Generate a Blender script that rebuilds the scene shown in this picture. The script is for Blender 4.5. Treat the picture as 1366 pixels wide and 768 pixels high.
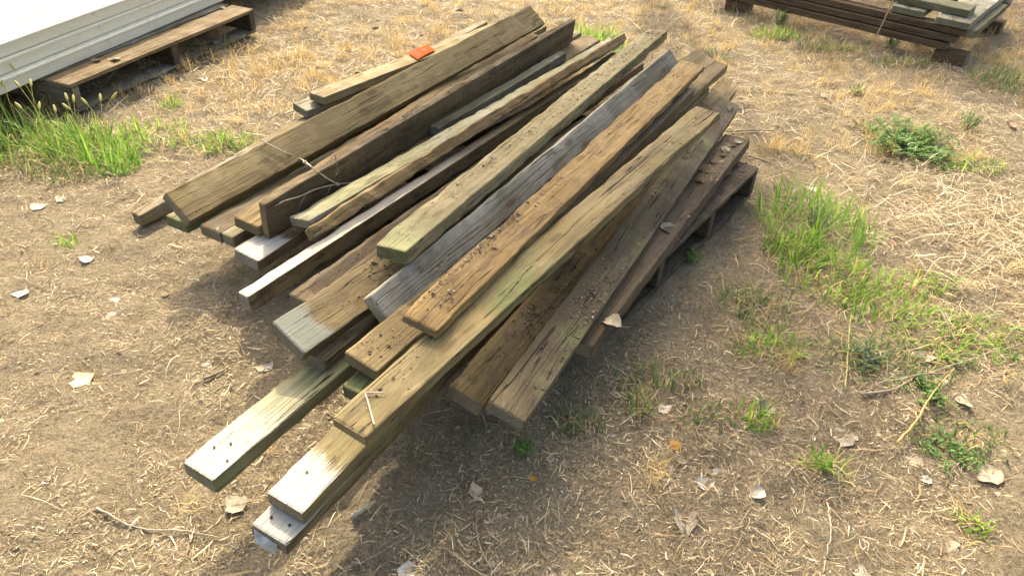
import bpy, math, random
import numpy as np
from mathutils import Vector, Matrix

# ------------------------------------------------------------------ scene, camera, light
for o in list(bpy.data.objects): bpy.data.objects.remove(o)
SC = bpy.context.scene
COL = SC.collection
CAM_F, CAM_PITCH, CAM_ROLL, CAM_H = 1013.85, 0.63457, 0.05194, 1.37956     # focal length in photo pixels, radians, metres

def cam_axes():
    fw = np.array([0, math.cos(CAM_PITCH), -math.sin(CAM_PITCH)]); rt = np.array([1., 0, 0]); up = np.cross(rt, fw)
    c, s = math.cos(CAM_ROLL), math.sin(CAM_ROLL)
    return fw, rt*c + up*s, up*c - rt*s
cd = bpy.data.cameras.new('camera'); cam = bpy.data.objects.new('camera', cd); COL.objects.link(cam)
fw, rt, up = cam_axes()
cam.matrix_world = Matrix(((rt[0], up[0], -fw[0], 0), (rt[1], up[1], -fw[1], 0), (rt[2], up[2], -fw[2], CAM_H), (0, 0, 0, 1)))
cd.sensor_width = 36; cd.lens = 36*CAM_F/1366; cd.clip_start = .05; cd.clip_end = 1000
SC.camera = cam

SUN_EL, SUN_AZ = math.radians(42), math.radians(-13)      # azimuth from +Y, negative = to the left
SUN_DIR = np.array([math.sin(SUN_AZ)*math.cos(SUN_EL), math.cos(SUN_AZ)*math.cos(SUN_EL), math.sin(SUN_EL)])
W = bpy.data.worlds.new('World'); SC.world = W; W.use_nodes = True
nt = W.node_tree; sky = nt.nodes.new('ShaderNodeTexSky'); sky.sky_type = 'NISHITA'; sky.sun_disc = False
sky.sun_elevation = SUN_EL; sky.sun_rotation = SUN_AZ; sky.dust_density = 6.; sky.air_density = 1.0; sky.ozone_density = 0.
nt.links.new(sky.outputs[0], nt.nodes['Background'].inputs[0]); nt.nodes['Background'].inputs[1].default_value = 0.15
sd = bpy.data.lights.new('sun', 'SUN'); sd.energy = 2.1; sd.angle = math.radians(.6); sd.color = (1, .91, .74)
so = bpy.data.objects.new('sun', sd); COL.objects.link(so)
so.rotation_euler = Vector(SUN_DIR).to_track_quat('Z', 'Y').to_euler(); so.location = (-4, 8, 8)
SC.view_settings.view_transform = 'Standard'; SC.view_settings.look = 'None'; SC.view_settings.gamma = 1
SC.view_settings.use_curve_mapping = False
SC.view_settings.exposure = 1.8
SC.view_settings.use_white_balance = True; SC.view_settings.white_balance_temperature = 7150; SC.view_settings.white_balance_tint = 7     # camera balanced for open shade
SC.render.engine = 'CYCLES'

rng = np.random.default_rng(7); random.seed(7)

# ------------------------------------------------------------------ helpers
def at(px, py, z=0.):
    """photo pixel -> point on the horizontal plane at height z"""
    d = fw + rt*(px-683)/CAM_F - up*(py-384)/CAM_F
    t = (z-CAM_H)/d[2]
    return np.array([0, 0, CAM_H]) + d*t

def vnoise(x, y, seed):
    x = np.asarray(x, float); y = np.asarray(y, float)
    xi = np.floor(x).astype(np.int64); yi = np.floor(y).astype(np.int64); fx = x-xi; fy = y-yi
    fx = fx*fx*(3-2*fx); fy = fy*fy*(3-2*fy)
    def h(a, b):
        n = (a*374761393 + b*668265263 + seed*974711) & 0x7fffffff
        n = ((n ^ (n >> 13))*1274126177) & 0x7fffffff
        return (n ^ (n >> 16)) % 65536/65536.
    return (h(xi, yi)*(1-fx)+h(xi+1, yi)*fx)*(1-fy)+(h(xi, yi+1)*(1-fx)+h(xi+1, yi+1)*fx)*fy

def gh(x, y):
    x = np.asarray(x, float); y = np.asarray(y, float)
    n = (vnoise(x*1.7, y*1.7, 1)-.5)*.030+(vnoise(x*5, y*5, 2)-.5)*.020+(vnoise(x*14, y*14, 3)-.5)*.016+(vnoise(x*36, y*36, 4)-.5)*.011
    return n-.018

def mesh_np(name, V, F, mat, tone=None, smooth=False, parent=None, tval=None):
    V = np.ascontiguousarray(V, np.float32); F = np.ascontiguousarray(F, np.int32)
    me = bpy.data.meshes.new(name); k = F.shape[1]
    me.vertices.add(len(V)); me.vertices.foreach_set('co', V.ravel())
    me.loops.add(F.size); me.loops.foreach_set('vertex_index', F.ravel())
    me.polygons.add(len(F)); me.polygons.foreach_set('loop_start', np.arange(0, F.size, k, dtype=np.int32))
    me.update(calc_edges=True)
    if smooth: me.polygons.foreach_set('use_smooth', np.ones(len(F), bool))
    for nm, a in (('tone', tone), ('tpos', tval)):
        if a is not None:
            at_ = me.attributes.new(nm, 'FLOAT', 'POINT'); at_.data.foreach_set('value', np.ascontiguousarray(a, np.float32))
    me.validate()
    if mat: me.materials.append(mat)
    o = bpy.data.objects.new(name, me); COL.objects.link(o)
    if parent is not None: o.parent = parent
    return o

def mesh_py(name, V, F, mat, parent=None, smooth=False):
    me = bpy.data.meshes.new(name); me.from_pydata([tuple(v) for v in V], [], [tuple(f) for f in F]); me.update()
    if smooth:
        for p in me.polygons: p.use_smooth = True
    if mat: me.materials.append(mat)
    o = bpy.data.objects.new(name, me); COL.objects.link(o)
    if parent is not None: o.parent = parent
    return o

def tag(o, label=None, cat=None, group=None, kind=None):
    if label: o['label'] = label
    if cat: o['category'] = cat
    if group: o['group'] = group
    if kind: o['kind'] = kind
    return o

def empty(name, loc=(0, 0, 0), rz=0.):
    o = bpy.data.objects.new(name, None); COL.objects.link(o); o.location = loc; o.rotation_euler = (0, 0, rz); o.empty_display_size = .05
    return o

def ribbons(P, az, L, wid, el, droop, curl, k, tip=.15, base=.8, face=None, jit=None):
    """n curved blades: P base points, az heading, el start elevation, droop and curl total bend; returns V, F, t"""
    n = len(P); ds = (L/k)[:, None]
    t = (np.arange(k)+.5)/k
    A = az[:, None]+curl[:, None]*t
    if jit is not None: A = A+np.cumsum(jit, 1)
    E = el[:, None]-droop[:, None]*t**1.3
    st = np.stack([np.cos(E)*np.cos(A), np.cos(E)*np.sin(A), np.sin(E)], -1)*ds[..., None]
    pts = np.concatenate([P[:, None], P[:, None]+np.cumsum(st, 1)], 1)
    tt = np.arange(k+1)/k
    f = az+np.pi/2 if face is None else face
    side = np.stack([np.cos(f), np.sin(f), np.zeros(n)], -1)
    prof = np.where(tt < .35, base+(1-base)*tt/.35, 1-(1-tip)*((tt-.35)/.65)**1.4)
    off = side[:, None]*(wid[:, None]*prof/2)[..., None]
    V = np.stack([pts-off, pts+off], 2).reshape(-1, 3)
    b = (np.arange(n)*(k+1)*2)[:, None]+(np.arange(k)*2)[None]
    F = np.stack([b, b+1, b+3, b+2], -1).reshape(-1, 4)
    return V, F, np.tile(np.repeat(tt, 2), n)

def tube(pts, rad, n=6, closed=True):
    pts = [Vector(p) for p in pts]; V = []; F = []
    if not hasattr(rad, '__len__'): rad = [rad]*len(pts)
    for i, p in enumerate(pts):
        d = (pts[min(i+1, len(pts)-1)]-pts[max(i-1, 0)]).normalized()
        a = d.cross(Vector((0, 0, 1)))
        if a.length < 1e-3: a = d.cross(Vector((1, 0, 0)))
        a.normalize(); b = d.cross(a)
        for j in range(n):
            w = 2*math.pi*j/n; V.append(p+(a*math.cos(w)+b*math.sin(w))*rad[i])
    for i in range(len(pts)-1):
        for j in range(n):
            F.append((i*n+j, i*n+(j+1) % n, (i+1)*n+(j+1) % n, (i+1)*n+j))
    F.append(tuple(range(n-1, -1, -1))); F.append(tuple((len(pts)-1)*n+j for j in range(n)))
    return V, F

def smooth_path(pts, sub=6):
    pts = [np.array(p, float) for p in pts]; P = [2*pts[0]-pts[1]]+pts+[2*pts[-1]-pts[-2]]; out = []
    for i in range(1, len(P)-2):
        for j in range(sub):
            t = j/sub; a, b, c, d = P[i-1:i+3]
            out.append(.5*((2*b)+(c-a)*t+(2*a-5*b+4*c-d)*t*t+(3*b-a-3*c+d)*t**3))
    out.append(pts[-1]); return out

# ------------------------------------------------------------------ materials
class NT:
    def __init__(s, name):
        s.m = bpy.data.materials.new(name); s.m.use_nodes = True; s.t = s.m.node_tree; s.b = s.t.nodes['Principled BSDF']
        s.out = s.t.nodes['Material Output']
    def n(s, typ, **kw):
        x = s.t.nodes.new('ShaderNode'+typ)
        for k, v in kw.items(): setattr(x, k, v)
        return x
    def l(s, a, b): s.t.links.new(a, b)
    def setin(s, sock, v):
        if hasattr(v, 'is_linked') or hasattr(v, 'links'): s.l(v, sock)
        else: sock.default_value = v
    def math(s, op, a, b=0., c=None, clamp=False):
        x = s.n('Math', operation=op); x.use_clamp = clamp; s.setin(x.inputs[0], a); s.setin(x.inputs[1], b)
        if c is not None: s.setin(x.inputs[2], c)
        return x.outputs[0]
    def mix(s, f, a, b, bt='MIX'):
        x = s.n('Mix', data_type='RGBA', blend_type=bt); s.setin(x.inputs[0], f)
        for i, v in ((6, a), (7, b)): s.setin(x.inputs[i], (*v, 1) if isinstance(v, tuple) and len(v) == 3 else v)
        return x.outputs[2]
    def noise(s, vec, scale, detail=4, rough=.6, dist=0.):
        x = s.n('TexNoise'); s.l(vec, x.inputs['Vector']); x.inputs['Scale'].default_value = scale; x.inputs['Detail'].default_value = detail
        x.inputs['Roughness'].default_value = rough; x.inputs['Distortion'].default_value = dist; return x.outputs[0]
    def rng(s, v, a, b, c=0., d=1.):
        x = s.n('MapRange'); x.interpolation_type = 'SMOOTHSTEP'; s.l(v, x.inputs[0])
        for i, q in enumerate((a, b, c, d)): x.inputs[i+1].default_value = q
        return x.outputs[0]
    def mapv(s, vec, scale=(1, 1, 1), loc=(0, 0, 0)):
        x = s.n('Mapping'); s.l(vec, x.inputs[0]); x.inputs['Scale'].default_value = scale; x.inputs['Location'].default_value = loc; return x.outputs[0]
    def ramp(s, v, stops):
        x = s.n('ValToRGB'); s.l(v, x.inputs[0]); e = x.color_ramp.elements
        while len(e) < len(stops): e.new(.5)
        for q, (p, c) in zip(e, stops): q.position = p; q.color = (*c, 1)
        return x.outputs[0]
    def bump(s, h, strength, dist):
        x = s.n('Bump'); s.l(h, x.inputs['Height']); x.inputs['Strength'].default_value = strength; x.inputs['Distance'].default_value = dist
        s.l(x.outputs[0], s.b.inputs['Normal']); return x

def mat_ground():
    N = NT('dirt'); co = N.n('TexCoord').outputs['Object']
    big = N.noise(co, 1.3, 5, .6); mid = N.noise(co, 9, 6, .65); fine = N.noise(co, 75, 6, .75); vf = N.noise(co, 330, 3, .7)
    c = N.ramp(mid, [(.25, (.125, .097, .058)), (.5, (.245, .195, .125)), (.75, (.335, .275, .185))])
    c = N.mix(N.rng(N.noise(co, 3.3, 5, .65), .50, .66, 0, .55), c, (.115, .088, .054)); c = N.mix(N.rng(big, .38, .66, 0, .45), c, (.33, .265, .175))
    c = N.mix(N.rng(fine, .42, .70, 0, .75), c, (.44, .37, .255))
    c = N.mix(N.rng(fine, .46, .28, 0, .7), c, (.080, .060, .037))
    c = N.mix(N.rng(vf, .52, .66, 0, .55), c, (.46, .385, .26)); c = N.mix(N.rng(vf, .48, .34, 0, .6), c, (.075, .056, .034)); g3 = N.noise(co, 160, 4, .75); c = N.mix(N.rng(g3, .47, .33, 0, .55), c, (.085, .063, .038))
    # matted, half-buried chaff: two stretched noises crossing
    for k, (sx, sy, rot, col) in enumerate(((160, 28, .5, (.46, .37, .23)), (26, 150, .2, (.42, .33, .20)), (150, 24, -.6, (.40, .31, .18)))):
        mp = N.n('Mapping'); N.l(co, mp.inputs[0]); mp.inputs['Rotation'].default_value = (0, 0, rot); mp.inputs['Scale'].default_value = (sx, sy, 40)
        st = N.noise(mp.outputs[0], 1., 3, .6, 1.4)
        c = N.mix(N.rng(st, .585, .67, 0, .62), c, col)
    N.l(c, N.b.inputs['Base Color']); N.b.inputs['Roughness'].default_value = .95; N.b.inputs['Specular IOR Level'].default_value = .15
    h = N.math('ADD', N.math('MULTIPLY', mid, .8), N.math('ADD', N.math('MULTIPLY', fine, .55), N.math('MULTIPLY', vf, .22)))
    N.bump(h, 1., .045)
    return N.m

def mat_thin(name, stops, tipcol=None, tr=.45, rough=.6, attr='tone', grain=0.):
    """straw, blades, leaves: colour by a per-piece tone, part of the light passes through"""
    N = NT(name); a = N.n('Attribute', attribute_name=attr)
    c = N.ramp(a.outputs['Fac'], stops)
    if tipcol:
        t = N.n('Attribute', attribute_name='tpos'); c = N.mix(N.rng(t.outputs['Fac'], .55, 1., 0, .75), c, tipcol)
    if grain:
        co = N.n('TexCoord').outputs['Object']; c = N.mix(N.rng(N.noise(co, 90, 4), .35, .7, 0, grain), c, (.12, .08, .045))
    N.l(c, N.b.inputs['Base Color']); N.b.inputs['Roughness'].default_value = rough; N.b.inputs['Specular IOR Level'].default_value = .3
    T = N.n('BsdfTranslucent'); N.l(c, T.inputs[0]); M = N.n('MixShader'); M.inputs[0].default_value = tr
    N.l(N.b.outputs[0], M.inputs[1]); N.l(T.outputs[0], M.inputs[2]); N.l(M.outputs[0], N.out.inputs[0])
    return N.m

def mat_plain(name, col, rough=.7, metal=0., spec=.4, var=.25, scale=30):
    N = NT(name); co = N.n('TexCoord').outputs['Object']; nz = N.noise(co, scale, 5)
    c = N.mix(N.rng(nz, .3, .7, 0, 1), tuple(x*(1-var) for x in col), tuple(min(1, x*(1+var*.6)) for x in col))
    N.l(c, N.b.inputs['Base Color']); N.b.inputs['Roughness'].default_value = rough; N.b.inputs['Metallic'].default_value = metal
    N.b.inputs['Specular IOR Level'].default_value = spec
    N.bump(nz, .3, .002)
    return N.m

def mat_wood(name, light, dark, seed, grey=.25, green=.15, dirt=.25, crack=.6, ring=1., knots=True, tip=None, endcol=None):
    """weathered softwood; growth rings run round a pith beside the board, so faces and ends agree"""
    light = tuple(x*k for x, k in zip(light, (.69, .685, .60))); dark = tuple(x*k for x, k in zip(dark, (.60, .595, .52)))
    green = min(.6, green+.07); r = random.Random(seed); N = NT(name); co = N.n('TexCoord').outputs['Object']
    off = (r.uniform(-9, 9), r.uniform(-9, 9), r.uniform(-9, 9))
    lo = N.mapv(co, (1, 1, 1), off)
    wob = N.n('TexNoise'); N.l(N.mapv(co, (1.6, 5, 5), off), wob.inputs[0]); wob.inputs['Scale'].default_value = 1.; wob.inputs['Detail'].default_value = 3
    sub = N.n('VectorMath', operation='MULTIPLY_ADD'); N.l(wob.outputs['Color'], sub.inputs[0]); sub.inputs[1].default_value = (0, .05, .05); sub.inputs[2].default_value = (0, -.025+r.uniform(-.03, .03), r.uniform(.01, .05))
    add = N.n('VectorMath', operation='ADD'); N.l(co, add.inputs[0]); N.l(sub.outputs[0], add.inputs[1])
    sep = N.n('SeparateXYZ'); N.l(add.outputs[0], sep.inputs[0])
    rad = N.math('SQRT', N.math('ADD', N.math('POWER', sep.outputs[1], 2.), N.math('POWER', sep.outputs[2], 2.)))
    rg = N.math('FRACT', N.math('MULTIPLY', rad, r.uniform(150, 210)))
    rings = N.math('POWER', rg, 2.2)
    streak = N.noise(N.mapv(co, (7, 260, 260), off), 1., 4, .7)
    broad = N.noise(N.mapv(co, (2.2, 28, 28), off), 1., 4, .6)
    blot = N.noise(lo, 7., 5, .65)
    c = N.mix(N.rng(broad, .3, .7), light, dark)
    c = N.mix(N.math('MULTIPLY', rings, .42*ring), c, tuple(x*.42 for x in dark))
    c = N.mix(N.rng(streak, .5, .8, 0, .38), c, tuple(x*.45 for x in dark))
    c = N.mix(N.rng(streak, .42, .2, 0, .45), c, tuple(min(1, x*1.35) for x in light))
    g1 = N.noise(lo, 3.1, 5, .65)
    c = N.mix(N.rng(g1, .62-grey*.4, .85-grey*.35, 0, .85*min(1, grey*2.2)), c, (.30, .285, .25))
    g2 = N.noise(N.mapv(co, (1.2, 3, 3), (off[1], off[2], off[0])), 2.4, 5, .7)
    c = N.mix(N.rng(g2, .66-green*.32, .86-green*.3, 0, .9*min(1, green*2.)), c, (.110, .130, .045))
    kn = None
    if knots:
        v = N.n('TexVoronoi'); v.voronoi_dimensions = '2D'; N.l(N.mapv(co, (3.2, 9.5, 1), off), v.inputs['Vector']); v.inputs['Scale'].default_value = 1.
        kd = v.outputs['Distance']; kn = N.rng(kd, .12, .05)
        kr = N.math('SINE', N.math('MULTIPLY', kd, 190.))
        c = N.mix(N.math('MULTIPLY', kn, N.math('MULTIPLY_ADD', kr, .25, .6)), c, (.075, .043, .020))
    # dirt that has settled in blotches
    d1 = N.noise(N.mapv(co, (1, 1.5, 1.5), (off[2], off[0], off[1])), 11., 6, .75)
    dm = N.rng(d1, .72-dirt*.42, .86-dirt*.3, 0, .92*min(1, dirt*2.5))
    c = N.mix(dm, c, (.075, .053, .034))
    s1_ = N.noise(N.mapv(co, (2.5, 6, 6), (off[1], off[0], off[2])), 3.2, 6, .7, .6)
    c = N.mix(N.rng(s1_, .52, .70, 0, .58), c, tuple(x*.45 for x in dark)); c = N.mix(N.rng(s1_, .44, .26, 0, .45), c, tuple(min(1, x*1.3) for x in light))
    # drying cracks along the grain
    ck = N.noise(N.mapv(co, (1.1, 42, 42), (off[0], off[2], off[1])), 1., 2, .4)
    cm = N.math('MULTIPLY', N.rng(N.math('ABSOLUTE', N.math('SUBTRACT', ck, .5)), .012, .003), N.rng(blot, .40, .53, 0, min(1, crack*1.1)))
    c = N.mix(cm, c, (.022, .016, .010))
    if tip:   # near-end top tint, painted-in sunlight on some boards, own colour on others: (length, colour)
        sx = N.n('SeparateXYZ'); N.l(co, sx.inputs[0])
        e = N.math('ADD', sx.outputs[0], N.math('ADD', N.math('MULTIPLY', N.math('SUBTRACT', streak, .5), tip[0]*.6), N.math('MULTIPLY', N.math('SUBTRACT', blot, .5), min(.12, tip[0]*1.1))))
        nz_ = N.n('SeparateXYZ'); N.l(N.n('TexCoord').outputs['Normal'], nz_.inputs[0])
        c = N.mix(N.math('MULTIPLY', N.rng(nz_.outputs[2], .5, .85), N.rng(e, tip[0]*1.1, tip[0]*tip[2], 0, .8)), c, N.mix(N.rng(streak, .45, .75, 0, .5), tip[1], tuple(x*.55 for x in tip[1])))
    # end grain drinks in grey
    nn = N.n('TexCoord').outputs['Normal']; sn = N.n('SeparateXYZ'); N.l(nn, sn.inputs[0])
    em = N.rng(N.math('ABSOLUTE', sn.outputs[0]), .6, .9, 0, .72)
    ec = N.mix(N.math('MULTIPLY', rings, .95), endcol or (.26, .23, .165), (.085, .065, .042))
    ang = N.math('ARCTAN2', sep.outputs[1], sep.outputs[2]); chk = N.n('TexNoise'); chk.noise_dimensions = '1D'; N.l(ang, chk.inputs['W']); chk.inputs['Scale'].default_value = 26.; chk.inputs['Detail'].default_value = 2
    ec = N.mix(N.rng(chk.outputs[0], .60, .68, 0, .7), ec, (.05, .04, .028)); ec = N.mix(N.rng(blot, .45, .65, 0, .5), ec, (.10, .085, .055))
    c = N.mix(em, c, ec)
    N.l(c, N.b.inputs['Base Color']); N.l(N.rng(blot, .3, .7, .68, .92), N.b.inputs['Roughness']); N.b.inputs['Specular IOR Level'].default_value = .28
    h = N.math('ADD', N.math('MULTIPLY', streak, .7), N.math('SUBTRACT', N.math('ADD', N.math('MULTIPLY', d1, .8), N.math('MULTIPLY', rings, -.25)), N.math('MULTIPLY', cm, 2.6)))
    N.bump(h, .85, .0045)
    return N.m

M_GROUND = mat_ground()
STRAW = [(0., (.17, .115, .06)), (.35, (.38, .28, .15)), (.7, (.58, .47, .29)), (1., (.80, .72, .56))]
M_STRAW = mat_thin('dry_straw', STRAW, tr=.25)
M_CHIP = mat_thin('plant_chips', [(0., (.10, .068, .038)), (.4, (.28, .205, .115)), (.8, (.50, .40, .245)), (1., (.72, .64, .48))], tr=.1)
M_STUB = mat_thin('dry_grass', [(0., (.27, .17, .06)), (.5, (.57, .41, .17)), (1., (.78, .64, .36))], tr=.4)
M_GREEN = mat_thin('green_grass', [(0., (.08, .18, .028)), (.5, (.19, .37, .048)), (1., (.38, .54, .09))], (.48, .58, .13), tr=.55, rough=.5)
M_DULL = mat_thin('dull_green_grass', [(0., (.07, .12, .035)), (.5, (.15, .22, .065)), (1., (.28, .33, .13))], (.36, .33, .15), tr=.45, rough=.55)
M_WEED = mat_thin('weed_leaf', [(0., (.05, .12, .028)), (.6, (.12, .24, .05)), (1., (.21, .36, .075))], tr=.4, rough=.5)
M_WEEDB = mat_thin('blue_green_weed_leaf', [(0., (.05, .09, .05)), (.6, (.11, .17, .09)), (1., (.20, .27, .14))], tr=.35, rough=.6)
M_SEED = mat_thin('seed_head', [(0., (.42, .40, .12)), (1., (.55, .47, .17))], tr=.4)
M_WIRE = mat_plain('rusty_wire', (.42, .34, .25), .6, .2, .4, .5, 200); M_NAIL = mat_plain('dark_nail', (.05, .045, .04), .6, .5, .4, .4, 200)
M_STEEL = mat_plain('dull_steel', (.30, .31, .30), .55, .7, .5, .35, 60)
M_TWIG = mat_plain('bare_twig', (.25, .205, .155), .85, 0, .2, .4, 60)
M_PALETWIG = mat_plain('bleached_twig', (.38, .33, .25), .85, 0, .2, .35, 60)
M_CRUMB = mat_thin('dirt_crumbs', [(0., (.065, .045, .028)), (.5, (.16, .115, .07)), (1., (.48, .41, .31))], tr=.0, rough=.95)

# ------------------------------------------------------------------ ground
ax = np.concatenate([-np.geomspace(400, 4.3, 26), np.arange(-4.2, 4.21, .022), np.geomspace(4.3, 400, 26)])
ay = np.concatenate([-np.geomspace(400, .35, 26), np.arange(.3, 6.6, .018), np.geomspace(6.7, 400, 26)])
GX, GY = np.meshgrid(ax, ay); fade = np.clip((8-np.hypot(GX, GY-3))/2, 0, 1)
GZ = gh(GX, GY)*fade-.018*(1-fade)
nx, ny = len(ax), len(ay); idx = np.arange(nx*ny).reshape(ny, nx)
GF = np.stack([idx[:-1, :-1], idx[:-1, 1:], idx[1:, 1:], idx[1:, :-1]], -1).reshape(-1, 4)
ground = mesh_np('ground', np.stack([GX, GY, GZ], -1).reshape(-1, 3), GF, M_GROUND, smooth=True)
tag(ground, 'bare trampled dirt ground with matted chaff', kind='structure')

# ------------------------------------------------------------------ lumber
def board_mesh(L, Wd, T, seed, wane=0., bow=.003, bev=.0035, chip=1., cut=0.):
    """a sawn board: origin at the near end, middle of the top face; x along, y across, z up"""
    r = np.random.default_rng(seed); ns = max(12, int(L/.027)); notch = [[(r.uniform(0, L), r.uniform(.008, .03), r.uniform(.0006, .0026)*min(1.6, chip)) for _ in range(int(1+L*1.6))] for _ in range(4)]
    b = bev
    prof = []
    for cy, cz, a0 in ((Wd/2-b, -b, 0), (-Wd/2+b, -b, 90), (-Wd/2+b, -T+b, 180), (Wd/2-b, -T+b, 270)):
        for a in (0, 45, 90):
            w = math.radians(a0+a); prof.append((cy+b*math.cos(w), cz+b*math.sin(w)))
    # extra points on the wide faces so that they can cup
    prof = np.array(prof); k = len(prof)
    xs = np.concatenate([[0, .004], np.linspace(.02, L-.02, ns), [L-.004, L]])
    V = []; ph = r.uniform(0, 6.28, 6); s = r.normal(0, 1, 4)
    for i, x in enumerate(xs):
        u = x/L; p = prof.copy()
        if i in (0, len(xs)-1):
            c = np.array([0, -T/2]); p = c+(p-c)*np.array([1-2*.0022/Wd, 1-2*.0022/T])
        # edge wear, different along each corner
        for cidx in range(4):
            e = (math.sin(x*7+ph[cidx])+math.sin(x*19+ph[(cidx+1) % 4]*2)+.8*math.sin(x*47+ph[(cidx+2) % 4]*3))*.0007*chip
            e = abs(e)+sum(d_*math.exp(-((x-x0)/w_)**2) for x0, w_, d_ in notch[cidx])
            if cidx == 1 and wane: e += wane*max(0, math.sin(u*3.1+ph[4])*.7+.3*math.sin(x*9+ph[2]))
            if cidx == 0 and wane: e += .5*wane*max(0, math.sin(u*4.3+ph[3]))
            q = slice(cidx*3, cidx*3+3); ctr = np.array([0, -T/2])
            dirv = np.sign(ctr-p[q].mean(0)); p[q] = p[q]+dirv*abs(e)*np.array([1, .7])
        p[:, 0] += bow*s[0]*math.sin(math.pi*u)+r.normal(0, .0003)
        p[:, 1] += bow*.7*s[1]*math.sin(math.pi*u)
        tw_ = .012*s[2]*(u-.5)*1.5; c_ = np.array([0, -T/2]); q_ = p-c_; p = c_+np.column_stack([q_[:, 0]*math.cos(tw_)-q_[:, 1]*math.sin(tw_), q_[:, 0]*math.sin(tw_)+q_[:, 1]*math.cos(tw_)])
        xx = x+(cut*(p[:, 0]/Wd)*T if i < 2 else 0)+np.zeros(k)
        if i in (0, 1, len(xs)-1, len(xs)-2): xx = xx+r.normal(0, .0004, k)
        V.append(np.column_stack([xx, p]))
    m = len(xs); V = np.concatenate(V); F = []
    for i in range(m-1):
        for j in range(k): F.append((i*k+j, (i+1)*k+j, (i+1)*k+(j+1) % k, i*k+(j+1) % k))
    F.append(tuple(range(k))); F.append(tuple((m-1)*k+j for j in range(k-1, -1, -1)))
    return V, F

def board_matrix(x, y, z, yaw, tilt, roll):
    d = np.array([math.cos(yaw)*math.cos(tilt), math.sin(yaw)*math.cos(tilt), math.sin(tilt)])
    l = np.array([-math.sin(yaw), math.cos(yaw), 0]); u = np.cross(d, l); c, s = math.cos(roll), math.sin(roll)
    l2 = l*c-u*s; u2 = u*c+l*s
    return Matrix(((d[0], l2[0], u2[0], x), (d[1], l2[1], u2[1], y), (d[2], l2[2], u2[2], z), (0, 0, 0, 1)))

TAN, OLIVE, BROWN, ORANGE = (.34, .25, .125), (.27, .215, .105), (.24, .165, .085), (.43, .28, .115)
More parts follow.
